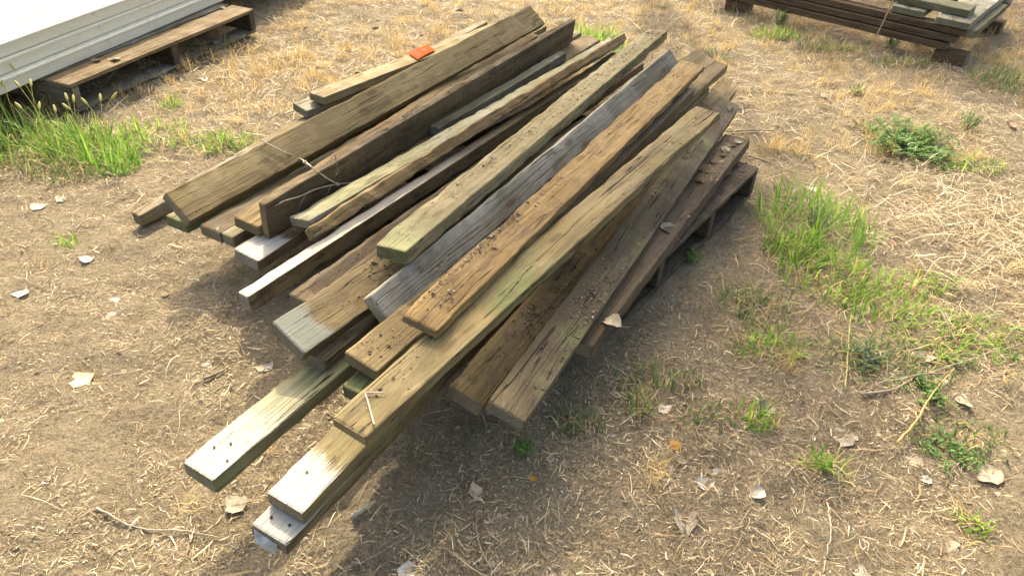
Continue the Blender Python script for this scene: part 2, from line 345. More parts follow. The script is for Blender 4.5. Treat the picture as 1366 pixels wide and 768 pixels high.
# key: pose x y z yaw tilt roll length width thickness | label | wood light, dark, grey, green, dirt | extras
BOARDS = [
 ('P29', [.1593, 1.4393, .1693, 1.0811, 0, .0544, 1.417, .0998, .0413], 'dirty brown plank littered with dry leaves on the pallet edge', (.18, .13, .078), (.11, .078, .046), .15, .2, .85, {}),
 ('N27', [-.0914, 1.2211, .1754, 1.1107, 0, -.2555, 2.2, .0926, .0412], 'tan plank with dark soil specks wedged between two wider boards', (.31, .225, .105), (.21, .15, .07), .1, .12, .5, {}),
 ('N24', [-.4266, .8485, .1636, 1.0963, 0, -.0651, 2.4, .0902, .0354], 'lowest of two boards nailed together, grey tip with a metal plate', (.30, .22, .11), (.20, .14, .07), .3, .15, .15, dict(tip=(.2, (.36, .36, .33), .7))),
 ('M25', [-.6037, .9801, .1695, 1.0633, 0, -.0273, 2.4, .0898, .043], 'pale board tinged green, sunlit tip coloured in, that juts out alone over bare dirt', (.36, .34, .21), (.25, .235, .125), .2, .55, .1, dict(tip=(.30, (.50, .47, .38), .1), crack=1.)),  # sunlight fading along the near end is put into the tip colour
 ('Q30', [-.5467, 1.5554, .1638, 1.0647, 0, 0, 2.2, .089, .038], 'soil covered board lying low beneath the narrow pale topped stick', (.17, .12, .07), (.11, .08, .045), .1, .05, .5, {}),
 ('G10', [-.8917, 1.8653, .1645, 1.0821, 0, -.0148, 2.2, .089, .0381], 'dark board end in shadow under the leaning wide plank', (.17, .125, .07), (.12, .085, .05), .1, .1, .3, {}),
 ('G9', [-1.0087, 1.9072, .1636, 1.0821, 0, .0003, 2.3, .089, .0378], 'mossy board end peeking out beneath the leaning wide plank', (.26, .24, .12), (.17, .15, .07), .2, .5, .15, dict(end=(.11, .13, .06))),
 ('F7', [-.8477, 1.8463, .1643, 1.073, 0, -.0154, 2.3, .0842, .0385], 'olive grey board end below a shorter brown board', (.29, .25, .15), (.21, .17, .09), .3, .3, .15, {}),
 ('F8', [-.7439, 1.7349, .1691, 1.0837, 0, -.0983, 2.3, .0922, .0398], 'board with sunlit tip coloured white under the plank standing on edge', (.27, .195, .11), (.19, .13, .07), .3, .05, .2, dict(tip=(.13, (.48, .45, .39), .75), end=(.34, .33, .29))),  # white tip is sunlight coloured into the top face
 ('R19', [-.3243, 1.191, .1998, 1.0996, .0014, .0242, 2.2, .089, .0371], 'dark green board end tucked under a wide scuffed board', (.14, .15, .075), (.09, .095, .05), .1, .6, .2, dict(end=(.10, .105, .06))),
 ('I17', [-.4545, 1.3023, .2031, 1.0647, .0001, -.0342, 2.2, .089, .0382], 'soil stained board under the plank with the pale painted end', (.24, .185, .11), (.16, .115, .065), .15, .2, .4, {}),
 ('W2', [-1.2456, 2.1111, .0484, 1.1424, 0, .0877, 2.4339, .0559, .046], 'round edged stick with sunlit top lying lowest beside the wide plank', (.33, .26, .16), (.24, .18, .10), .35, .1, .1, dict(wane=.006, cut=.25, end=(.13, .14, .08))),
 ('T4', [-.9057, 2.9164, .0959, .9501, -.0325, -.1297, 1.7, .0881, .0358], 'ridged grey board end under the board with the orange tag', (.36, .33, .25), (.27, .24, .17), .5, .2, .1, dict(end=(.15, .17, .10))),
 ('N23', [-.4033, .8916, .2009, 1.0824, .0156, -.048, 2.4, .0912, .0373], 'upper of two boards nailed together, with white tip and green stain', (.31, .245, .125), (.23, .175, .085), .1, .42, .1, dict(tip=(.115, (.52, .49, .42), .85), crack=1.)),  # sunlit tip painted white; the green is stain
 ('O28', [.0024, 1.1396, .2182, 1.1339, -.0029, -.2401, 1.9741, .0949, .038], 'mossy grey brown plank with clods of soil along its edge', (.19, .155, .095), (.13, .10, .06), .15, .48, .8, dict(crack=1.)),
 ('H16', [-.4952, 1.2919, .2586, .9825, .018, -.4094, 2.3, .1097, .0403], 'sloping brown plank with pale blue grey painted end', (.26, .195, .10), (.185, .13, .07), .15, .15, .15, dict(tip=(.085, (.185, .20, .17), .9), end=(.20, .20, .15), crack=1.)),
 ('F6', [-.7685, 1.837, .2135, 1.1626, -.0044, -.0677, 1.9946, .0935, .037], 'flat brown board wedged left of the plank standing on edge', (.33, .24, .125), (.24, .165, .08), .1, .05, .25, dict(end=(.17, .14, .08))),
 ('T3', [-.8423, 2.9555, .1365, 1.0314, -.0316, -.0121, 1.6161, .089, .038], 'flat weathered board carrying the orange tag', (.40, .32, .175), (.30, .225, .115), .35, .05, .1, dict(end=(.22, .15, .08))),
 ('X31', [-.3112, 2.5451, .2104, 1.0646, -.0019, .0183, 1., .045, .0392], 'short dark grey offcut beside the plank standing on edge', (.20, .185, .13), (.13, .115, .075), .35, .1, .2, {}),
 ('C5', [-.708, 1.8184, .289, 1.0988, .001, -.0549, 2.0525, .0328, .1165], 'dark plank standing on edge with a rough splintered top', (.21, .15, .085), (.125, .088, .05), .12, .06, .32, dict(wane=.006, chip=2.5, end=(.36, .28, .16))),
 ('B13', [-.6902, 1.5454, .1778, 1.0568, 0, .0394, 2.2756, .042, .052], 'narrow stick with sunlit top coloured in and pale ringed end', (.31, .23, .125), (.225, .16, .08), .2, .05, .1, dict(wane=.002, end=(.50, .48, .42), tip=(1.3, (.50, .47, .41), .4))),  # long tip tint paints in the sunlit strip on top
 ('G11', [-.6168, 1.841, .232, 1.0361, -.005, .2287, 2.0507, .0888, .0321], 'pale green board right of the plank standing on edge', (.37, .36, .23), (.28, .26, .145), .4, .42, .05, dict(wane=.003, chip=2, end=(.30, .28, .20))),
 ('S12', [-.5373, 1.7033, .2728, 1.0694, -.01, -.9432, 2.094, .042, .036], 'splintered orange brown board tilted against the pale green board', (.38, .26, .13), (.25, .165, .08), .1, .1, .25, dict(chip=2.5, wane=.003, end=(.18, .17, .08))),
 ('A', [-.9849, 1.8897, .217, 1.0407, .0379, -.685, 2.0568, .1127, .0373], 'leaning wide tan plank with a ringed weathered end', (.36, .27, .135), (.27, .195, .095), .04, .06, .12, dict(end=(.30, .27, .22))),
 ('I18', [-.3247, 1.2414, .2446, 1.025, .0335, -.1353, 2.1602, .0966, .038], 'wide scuffed board under the orange brown plank', (.33, .25, .14), (.25, .18, .10), .25, .15, .2, dict(end=(.16, .14, .085))),
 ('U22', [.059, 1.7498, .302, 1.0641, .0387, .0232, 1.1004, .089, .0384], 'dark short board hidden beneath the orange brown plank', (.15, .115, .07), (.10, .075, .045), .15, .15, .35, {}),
 ('L21', [-.2961, .9939, .3042, 1.0032, .0372, -.0234, 1.7319, .0947, .03], 'long olive tan board crossing over the nailed pair of boards', (.31, .24, .125), (.22, .165, .085), .12, .40, .2, dict(crack=1., end=(.26, .21, .11))),
 ('F15', [-0.3078, 1.3995, 0.2702, 1.0524, .0483, -.82, 1.8322, .078, .0391], 'steeply tilted slate grey board with bold wavy grain', (.31, .295, .25), (.23, .22, .185), .55, .05, .05, dict(ring=1.7, end=(.40, .34, .22))),
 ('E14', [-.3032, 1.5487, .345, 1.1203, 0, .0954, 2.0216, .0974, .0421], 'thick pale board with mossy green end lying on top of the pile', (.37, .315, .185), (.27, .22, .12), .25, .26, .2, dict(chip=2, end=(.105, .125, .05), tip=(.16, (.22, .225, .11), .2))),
 ('K20', [-.1941, 1.2582, .351, 1.0896, .0145, -.0867, 1.8216, .0956, .0261], 'orange brown plank with flaking bark crumbs on top of the pile', (.37, .245, .105), (.26, .165, .07), .06, .06, .3, dict(chip=1.8, end=(.22, .17, .09))),
]
BO = {}
for i, (key, p, label, li, dk, grey, green, dirt, ex) in enumerate(BOARDS):
    x, y, z, yaw, tilt, roll, L, Wd, T = p
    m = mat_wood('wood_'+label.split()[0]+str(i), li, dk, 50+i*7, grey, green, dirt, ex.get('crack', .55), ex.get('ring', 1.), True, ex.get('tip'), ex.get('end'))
    V, F = board_mesh(L, Wd, T, 100+i, ex.get('wane', .002), .0035, .0035, ex.get('chip', 1.2)*1.5, ex.get('cut', 0.))
    o = mesh_py('lumber_board', V, F, m); o.matrix_world = board_matrix(x, y, z, yaw, tilt, roll)
    tag(o, label, 'board', 'boards of the lumber pile'); BO[key] = (o, L, Wd, T)

def nail(parent, x, y, r=.003, zz=0.):
    V, F = tube([(x, y, -.006+zz), (x, y, .0012+zz), (x, y, .0016+zz)], [r*.6, r, r*.7], 7); mesh_py('nail', V, F, M_NAIL, parent)
for key, spots in (('N23', [(.075, .012), (.30, .02), (.45, -.02)]), ('N24', [(.03, .02), (.035, -.02)]), ('M25', [(.06, .02), (.085, -.0), (.05, -.028)]),
                   ('O28', [(.10, -.02), (.22, .02), (.7, -.01)]), ('K20', [(.12, .0), (1.65, .02), (1.5, -.01)]), ('I18', [(.03, .0), (.09, .02)]), ('E14', [(.5, .02), (1.1, -.02)]),
                   ('L21', [(.09, .01), (1.6, .0)])):
    for s in spots: nail(BO[key][0], *s)

def plate(parent, pts, th=.0015):
    p = [Vector(q) for q in pts]; n = (p[1]-p[0]).cross(p[2]-p[0]).normalized()*th
    V = p+[q+n for q in p]; k = len(p)
    F = [tuple(range(k-1, -1, -1)), tuple(range(k, 2*k))]+[(i, (i+1) % k, k+(i+1) % k, k+i) for i in range(k)]
    tag(mesh_py('metal_plate', V, F, M_STEEL, parent), 'bent dull steel plate hanging from the board end')
plate(BO['N23'][0], [(.0, .028, -.0385), (.0, -.018, -.0385), (-.016, -.020, -.052), (-.020, .000, -.050)])
plate(BO['N24'][0], [(-.002, .034, -.010), (-.002, -.022, -.014), (-.012, -.026, -.034), (-.016, .02, -.026)])

# crumbs of soil and bark lying on the boards
def crumbs(parent, L, Wd, spots, seed):
    r = np.random.default_rng(seed); P = []
    for (cx, cy, sx, sy, n) in spots:
        q = np.column_stack([r.normal(cx, sx, n), r.normal(cy, sy, n)]); P.append(q[(abs(q[:, 1]) < Wd/2-.006) & (q[:, 0] > .01) & (q[:, 0] < L-.01)])
    P = np.concatenate(P); n = len(P); R = r.gamma(1.1, .0006, n)+.0004; R = np.minimum(R, .006)
    base = np.array([[1, 0, 0], [-.5, .85, 0], [-.5, -.85, 0], [0, 0, 1.1], [0, 0, -.9]])
    ang = r.uniform(0, 6.28, n); ca, sa = np.cos(ang), np.sin(ang)
    loc = base[None]*(R[:, None, None]*r.uniform(.5, 1.6, (n, 5, 3))*np.array([1.5, 1., .6]))
    loc = np.stack([loc[..., 0]*ca[:, None]*1.4-loc[..., 1]*sa[:, None], loc[..., 0]*sa[:, None]*1.4+loc[..., 1]*ca[:, None], loc[..., 2]], -1)
    V = loc+np.column_stack([P, R*.35])[:, None]
    f = np.array([[0, 1, 3], [1, 2, 3], [2, 0, 3], [1, 0, 4], [2, 1, 4], [0, 2, 4]])
    F = (f[None]+(np.arange(n)*5)[:, None, None]).reshape(-1, 3)
    o = mesh_np('soil_crumbs', V.reshape(-1, 3), F, M_CRUMB, np.repeat(r.beta(1.2, 1.8, n), 5), parent=parent); tag(o, kind='stuff')
CR = {'K20': [(.10, .0, .03, .02, 60), (.30, .036, .09, .006, 420), (.5, .034, .1, .008, 260), (.9, .02, .4, .03, 350), (1.5, .0, .2, .03, 160)],
      'O28': [(.45, -.005, .07, .022, 500), (.55, .0, .05, .02, 350), (.6, -.035, .25, .007, 800), (1.1, .02, .5, .03, 260), (.2, .0, .15, .03, 80)],
      'E14': [(.9, .0, .35, .02, 500), (1.5, .0, .4, .02, 420), (1.96, .0, .04, .03, 220), (.3, .01, .2, .03, 120)],
      'N27': [(.35, -.005, .12, .022, 800), (.6, .0, .15, .03, 400)], 'P29': [(.7, .02, .4, .03, 1500), (1.25, .0, .12, .03, 800)],
      'I18': [(.12, .0, .08, .03, 160), (.3, .03, .15, .01, 160), (1.9, 0, .1, .02, 60)], 'H16': [(.42, -.01, .12, .03, 300), (.3, .02, .06, .02, 60)],
      'L21': [(.5, .0, .4, .03, 220), (1.2, .0, .4, .03, 160)], 'Q30': [(.5, 0, .5, .03, 500)], 'I17': [(.12, .0, .12, .03, 260)], 'U22': [(.6, 0, .3, .03, 160)],
      'A': [(1., 0, .5, .03, 60)], 'C5': [(1.2, 0, .5, .012, 700)], 'F8': [(.2, -.02, .06, .02, 60)]}
for j, (k, sp) in enumerate(CR.items()): crumbs(BO[k][0], BO[k][1], BO[k][2], sp, 900+j)

# ------------------------------------------------------------------ pallets
def box_board(name, parent, c, size, mat, seed, rz=0.):
    """plank of a pallet, long axis x of its own mesh; c centre of the top face"""
    L, Wd, T = size; V, F = board_mesh(L, Wd, T, seed, .0015, .0015, .0025, 1.6)
    V = V-np.array([L/2, 0, 0]); o = mesh_py(name, V, F, mat, parent); o.location = c; o.rotation_euler = (0, 0, rz); return o
PW = [mat_wood('pallet_wood_grey', (.235, .205, .155), (.155, .13, .095), 11, .4, .15, .3), mat_wood('pallet_wood_brown', (.30, .21, .115), (.20, .135, .075), 12, .15, .05, .35),
      mat_wood('pallet_wood_dark', (.075, .058, .040), (.045, .035, .025), 13, .05, .12, .8, endcol=(.07, .06, .045))]
def pallet(loc, rz, ln, wd, mats, label, z0=.0, nst=3, nd=7):
    """local x along the deck boards (ln), y along the stringers (0 at the front face to +wd)"""
    p = empty('wooden_pallet', loc, rz); tag(p, label, 'pallet'); sd_ = int(abs(loc[0]*1000)) % 97
    xs = np.linspace(.022, ln-.022, nst)
    for i, x in enumerate(xs): box_board('stringer', p, (x, wd/2, z0+.107), (wd-.004, .04, .089), mats[2 if i else 0], sd_+i, math.pi/2)
    ys = np.linspace(.05, wd-.05, nd)
    for i, y in enumerate(ys):
        w = .14 if i in (0, nd-1) else .09
        box_board('deck_board', p, (ln/2, y+(.02 if i == 0 else -.02 if i == nd-1 else 0), z0+.1255), (ln, w, .018), mats[1] if i == 0 else mats[0], sd_+10+i)
    for i, y in enumerate((.055, wd/2, wd-.055)):
        box_board('bottom_board', p, (ln/2, y, z0+.0175), (ln, .10, .017), mats[0], sd_+30+i)
    return p
# under the lumber pile: its right side runs along the fitted edge
pallet((.23, 1.578, 0), math.radians(55.5), 1.15, 1.36, [PW[2], PW[2], PW[2]], 'dark wooden pallet that carries the lumber pile', 0., 4, 9)
for i_, o_ in enumerate([o for o in bpy.data.objects if o.name.startswith('deck_board') and o.parent and 'lumber pile' in o.parent['label']][:1]):
    crumbs(o_, 9, .13, [(.45, -.02, .12, .04, 900), (.0, -.04, .4, .02, 700)], 70)
lp = pallet((-1.855, 2.945, 0), math.radians(69.8), 1.2, 1.0, [PW[0], PW[1], PW[2]], 'brown wooden pallet under the stack of white planks')

# ------------------------------------------------------------------ white planks on the left pallet
def mat_white():
    N = NT('cream_plastic'); co = N.n('TexCoord').outputs['Object']
    d = N.noise(N.mapv(co, (2, 14, 30)), 1., 6, .7); e = N.noise(co, 38, 5, .7)
    c = N.mix(N.rng(d, .45, .78, 0, .5), (.58, .555, .45), (.42, .405, .27)); c = N.mix(N.rng(e, .58, .74, 0, .7), c, (.24, .22, .14))
    N.l(c, N.b.inputs['Base Color']); N.b.inputs['Roughness'].default_value = .42; N.b.inputs['Specular IOR Level'].default_value = .5
    N.bump(d, .15, .002); return N.m
M_WHITE = mat_white()
def white_plank_mesh(L, Wd, T):
    b = .006; lip = .004
    prof = [(Wd/2-b, 0), (Wd/2-.001, -.0035), (Wd/2, -.010), (Wd/2-lip, -.014), (Wd/2-lip, -T+.004), (Wd/2-lip-.004, -T)]
    prof = prof+[(-y, z) for y, z in prof[::-1]]; k = len(prof); V = []; F = []
    xs = np.linspace(0, L, 14)
    for i, x in enumerate(xs):
        w = .0015*math.sin(i*1.7)
        for y, z in prof: V.append((x, y+w, z))
    for i in range(13):
        for j in range(k): F.append((i*k+j, i*k+(j+1) % k, (i+1)*k+(j+1) % k, (i+1)*k+j))
    F.append(tuple(range(k-1, -1, -1))); F.append(tuple(13*k+j for j in range(k)))
    return V, F
WP_YAW = math.radians(73); wd_ = np.array([math.cos(WP_YAW), math.sin(WP_YAW)]); wl_ = np.array([-wd_[1], wd_[0]])
edge0 = np.array([-2.050, 2.80])
V, F = white_plank_mesh(3.7, .148, .057)
wpm = None
for lay in range(3):
    for k in range(5):
        q = edge0-wd_*.95+wl_*(.074+k*.163+(.0, .020, .038)[lay]+random.uniform(-.001, .001))+wd_*random.uniform(-.03, .03)
        if wpm is None: o = mesh_py('white_plank', V, F, M_WHITE); wpm = o.data
        else: o = bpy.data.objects.new('white_plank', wpm); COL.objects.link(o)
        o.location = (q[0], q[1], .1262+.0575*(lay+1)); o.rotation_euler = (0, 0, WP_YAW+(.0, .006, -.004)[lay])
        lb = [['cream plank at the bottom outer edge of the stack, resting on pallet deck', 'cream plank in the middle of the outer face of the stack', 'sunlit white plank along the top outer edge of the stack'][lay],
              ['white plank hidden in the bottom layer of the stack', 'white plank hidden in the middle layer of the stack', 'glaring white plank on top of the stack, inside the outer edge'][lay]][0 if k == 0 else 1]
        if k and lay == 2: lb = ('', 'second', 'third', 'fourth', 'fifth')[k]+' glaring white top plank counted in from the outer edge'
        tag(o, lb, 'plank', 'white planks stacked on the left pallet')

# ------------------------------------------------------------------ lumber and pallet stack at the back right
RS = math.radians(-38.4); rd = np.array([math.cos(RS), math.sin(RS)]); rn = np.array([-rd[1], rd[0]])       # along the front, and away from the camera
R0 = np.array([1.487, 4.806])
def back_timber(name, along, back, z, L, Wd, T, m, label, perp=False, seed=1, cat='board'):
    """along: start from the left end of the front; back: near edge (perp) or front edge, behind the front plane; z: top"""
    q = R0+rd*along+rn*(back if perp else back+Wd/2); V, F = board_mesh(L, Wd, T, seed, .002, .002, .003, 1.5); o = mesh_py(name, V, F, m)
    o.location = (q[0], q[1], z); o.rotation_euler = (0, 0, RS+(math.pi/2 if perp else 0)); tag(o, label, cat, 'timber stacked behind the lumber pile')
def al(px, py, z): return float((at(px, py, z)[:2]-R0) @ rd), float((at(px, py, z)[:2]-R0) @ rn)
BWM = [mat_wood('back_wood_brown', (.17, .11, .065), (.11, .07, .042), 21, .1, .05, .3), mat_wood('back_wood_olive', (.20, .195, .12), (.14, .13, .075), 22, .35, .35, .1), mat_wood('back_wood_pale', (.40, .38, .30), (.29, .275, .21), 23, .5, .2, .15, endcol=(.16, .15, .08))]
back_timber('timber_block', -.30, .01, .056, .14, .12, .075, BWM[0], 'dark block under the far end of the back timber stack', seed=31, cat='block')
back_timber('timber_block', .97, .01, .056, .16, .12, .075, BWM[0], 'brown corner block under the back timber stack', seed=31, cat='block')
back_timber('timber_block', -.50, .85, .056, .14, .12, .075, BWM[0], 'rear block behind the far end of the back timber stack', seed=31, cat='block')
back_timber('timber_block', .97, .85, .056, .16, .12, .075, BWM[0], 'rear corner block of the back timber stack', seed=31, cat='block')
for i_, (w0, z_) in enumerate((('lowest', .094), ('second', .134), ('third', .174))):
    back_timber('timber_beam', -.42+.05*i_, .005+.022*i_, z_, 1.44-.02*i_, .09, .036, BWM[0], w0+' brown beam along the front of the back timber stack', seed=32+i_)
    back_timber('timber_beam', -.60+.05*i_, .85, z_, 1.62, .09, .036, BWM[0], w0+' beam along the rear of the back timber stack', seed=42+i_)
a0, b0 = al(1191, 6, .214); a1, b1 = al(1233, 17, .214)
back_timber('timber_plank', (a0+a1)/2, (b0+b1)/2, .214, 1., a1-a0-.005, .037, BWM[2], 'pale plank end poking out over the back beams', True, 38)
a2, b2 = al(1251, 20, .214); a3, b3 = al(1296, 32, .214)
back_timber('timber_plank', (a2+a3)/2, (b2+b3)/2-.02, .214, 1., a3-a2-.005, .037, BWM[2], 'pale plank end beside the corner of the back stack', True, 39)
a4, b4 = al(1236, 38, .174); a5, b5 = al(1284, 48, .174)
back_timber('timber_plank', (a4+a5)/2+.06, .06, .1765, .75, .13, .040, BWM[1], 'olive plank end under the pale one at the stack corner', True, 40)
a6, b6 = al(1225, 4, .255)
back_timber('timber_plank', a6-.75, .13, .2545, 1.0, .15, .039, BWM[1], 'green lit plank lying along the top of the back stack', False, 41)
# cord hanging off that stack
pts = smooth_path([at(1194, -6, .42), at(1178, 30, .22), at(1168, 50, .11), at(1156, 73, .0)]); V, F = tube(pts, .0032, 6)
tag(mesh_py('cord', V, F, M_PALETWIG), 'thin pale cord running down from the back timber stack', 'cord')

# ------------------------------------------------------------------ orange tag
t3 = BO['T3'][0].matrix_world; inv = t3.inverted()
def on_plane(px, py, M, dz=.0):
    """photo pixel -> local point on the top face of a board"""
    d = Vector(fw+rt*(px-683)/CAM_F-up*(py-384)/CAM_F); o_ = Vector((0, 0, CAM_H)); I = M.inverted(); lo = I @ o_; ld = (I.to_3x3() @ d)
    t = (dz-lo.z)/ld.z; return lo+ld*t
q = [on_plane(543, 70.5, t3, .004), on_plane(557, 79.5, t3, .003), on_plane(580.5, 67, t3, .003), on_plane(570.5, 60.5, t3, .005)]
M_TAG = mat_plain('orange_card', (.70, .060, .012), .95, 0, .05, .12, 40); M_INK = mat_plain('dark_ink', (.10, .015, .01), .7)
V = []; F = []; n = 8
def tagpt(u, v, lift=0.):
    a = q[0]+(q[3]-q[0])*u; b = q[1]+(q[2]-q[1])*u; p = a+(b-a)*v; p = p.copy(); p.z += .004*math.sin(u*3.1)*(.4+v*.3)+lift; return p
for s in (0, -.0006):
    for i in range(n+1):
        for j in range(3): V.append(tagpt(i/n, j/2, s))
for i in range(n):
    for j in range(2):
        a = i*3+j; F.append((a, a+1, a+4, a+3)); b = a+(n+1)*3; F.append((b, b+3, b+4, b+1))
tg = mesh_py('orange_tag', V, F, M_TAG); tg.matrix_world = t3; tag(tg, 'small orange paper tag stuck on a flat weathered board', 'tag')
def strokes(name, segs, w):
    V = []; F = []
    for (u0, v0, u1, v1) in segs:
        a = tagpt(u0, v0, .0006); b = tagpt(u1, v1, .0006); d = (b-a).normalized(); sdv = Vector((-d.y, d.x, 0))*w/2; i = len(V)
        V += [a-sdv, b-sdv, b+sdv, a+sdv]; F.append((i, i+1, i+2, i+3))
    mesh_py(name, V, F, M_INK, tg)
strokes('printed_lines', [(.10+.075*i, .12, .10+.075*i, .85) for i in range(4)], .0032)
strokes('handwritten_number', [(.55, .22, .57, .5), (.57, .5, .63, .42), (.63, .22, .63, .72), (.70, .3, .74, .28), (.74, .28, .72, .62), (.70, .45, .74, .45)], .0036)

# ------------------------------------------------------------------ wire and twigs
def on_board(px, py, key, dz=.004):
    M = BO[key][0].matrix_world; return np.array(M @ on_plane(px, py, M, dz))
def side_pt(px, py, key, dy, ):
    """pixel -> point on the right side face of a board (+clearance)"""
    M = BO[key][0].matrix_world; d = Vector(fw+rt*(px-683)/CAM_F-up*(py-384)/CAM_F); I = M.inverted(); lo = I @ Vector((0, 0, CAM_H)); ld = I.to_3x3() @ d
    t = (-BO[key][2]/2-dy-lo.y)/ld.y; return np.array(M @ (lo+ld*t))
w0 = on_board(346, 186, 'A'); w1 = on_board(379, 203, 'A'); w2 = on_board(401, 212, 'A', .006)
w3 = at(408, 217, .30); w4 = side_pt(432, 235, 'C5', .006); w5 = side_pt(450, 246, 'C5', .012)
V, F = tube(smooth_path([w0, w1, w2, w3, w4, w5]), .0021, 6); wire = mesh_py('wire', V, F, M_WIRE); tag(wire, 'rusty twisted wire draped over the leaning plank', 'wire')
def coil(c, ax, r=.006, turns=2.5, ln=.012):
    a = Vector(ax).normalized(); b = a.cross(Vector((0, 0, 1))).normalized(); c2 = a.cross(b); P = []
    for i in range(26):
        t = i/25; w = t*turns*6.283; P.append(Vector(c)+a*(t-.5)*ln+(b*math.cos(w)+c2*math.sin(w))*r*(.7+.3*math.sin(i)))
    V, F = tube(P, .0016, 5); mesh_py('twist', V, F, M_WIRE, wire)
coil(w3, w4-w3); coil(w5, w5-w4, .005, 2)
V, F = tube(smooth_path([side_pt(367, 275, 'C5', .004), side_pt(380, 268, 'C5', .006), side_pt(400, 262, 'C5', .008), side_pt(420, 253, 'C5', .008), side_pt(444, 247, 'C5', .010), side_pt(468, 244, 'C5', .006)]),
            np.linspace(.0016, .003, 31), 6)
tw = mesh_py('twig', V, F, M_TWIG); tag(tw, 'thin forked twig lying against the plank standing on edge', 'twig')
for a, b, c in (((408, 259), (402, 270), (397, 281)), ((441, 248), (438, 256), (436, 261)), ((426, 229), (436, 217), (446, 205)), ((446, 205), (450, 222), (451, 228)), ((451, 228), (448, 234), (445, 240))):
    k = .008 if b[1] > 225 else .02
    V, F = tube([side_pt(*a, 'C5', k), side_pt(*b, 'C5', k+.004), side_pt(*c, 'C5', k)], [.0013, .0012, .0009], 5); mesh_py('side_shoot', V, F, M_TWIG, tw)

def ground_twig(name, pix, r, mat, label, lift=.004, cat='twig'):
    P = []
    for (a, b) in pix:
        w = at(a, b, 0.); w[2] = gh(w[0], w[1])+lift+r; P.append(w)
    P = smooth_path(P, 5); nP = len(P); P = [p+rng.normal(0, .0012, 3) for p in P]
    V, F = tube(P, [r*(1-.6*i/nP)*(1+.12*math.sin(i*2.1)) for i in range(nP)], 6)
    o = mesh_py(name, V, F, mat, smooth=True); tag(o, label, cat); return o
ground_twig('twig', [(128, 675), (160, 687), (195, 696), (240, 704), (292, 711)], .0027, M_PALETWIG, 'long pale twig lying on bare dirt below the jutting pale board')
ground_twig('twig', [(1000, 202), (1028, 209), (1062, 222)], .004, M_TWIG, 'brown twig lying beyond the leaf littered plank end')
ground_twig('twig', [(975, 173), (1010, 172), (1055, 172)], .004, M_TWIG, 'short dark twig in dry straw behind the mossy plank end')
ground_twig('twig', [(1150, 522), (1195, 515), (1232, 492), (1268, 490)], .0045, M_TWIG, 'knobbly root like stick among green weeds')
ground_twig('twig', [(1250, 412), (1262, 432), (1275, 458)], .003, M_TWIG, 'dark bent stem standing in the weed patch', .02)
ground_twig('dry_stalk', [(1165, 518), (1240, 497), (1310, 478), (1366, 462)], .0016, M_PALETWIG, 'long reddish dry stalk lying across the weeds', .03, 'stalk')
ground_twig('dry_stalk', [(1196, 592), (1222, 560), (1246, 522), (1274, 489)], .0036, mat_plain('amber_stalk', (.42, .26, .09), .7), 'thick amber dry stalk sticking up from the dirt', .02, 'stalk')
ground_twig('dry_stalk', [(1128, 520), (1131, 470), (1136, 415)], .0025, mat_plain('green_stalk', (.30, .30, .10), .7), 'upright yellow green stalk left of the weeds', .015, 'stalk')
ground_twig('twig', [(455, 756), (500, 735), (560, 700), (590, 668)], .0016, M_TWIG, 'thin bent straw coloured twig right of the nailed boards')
ground_twig('twig', [(470, 688), (485, 680), (500, 668)], .007, M_PALETWIG, 'stubby pale stick in the shadow of the nailed boards')
ground_twig('twig', [(270, 500), (290, 492), (302, 483)], .005, M_TWIG, 'short brown stick on dirt left of the jutting board')
ground_twig('twig', [(1108, 660), (1112, 700), (1106, 735)], .0025, M_PALETWIG, 'bleached stalk piece among chaff in the open dirt')
# twig lying on the long olive board
V, F = tube(smooth_path([on_board(487, 524, 'L21'), on_board(492, 540, 'L21'), on_board(499, 566, 'L21', .006)]), .0021, 6); s1 = mesh_py('twig', V, F, M_PALETWIG); tag(s1, 'tiny forked twig lying on the long olive tan board', 'twig')
V, F = tube([on_board(487, 524, 'L21'), on_board(503, 523, 'L21', .006), on_board(514, 524, 'L21', .004)], [.0018, .0014, .001], 5); mesh_py('side_shoot', V, F, M_PALETWIG, s1)

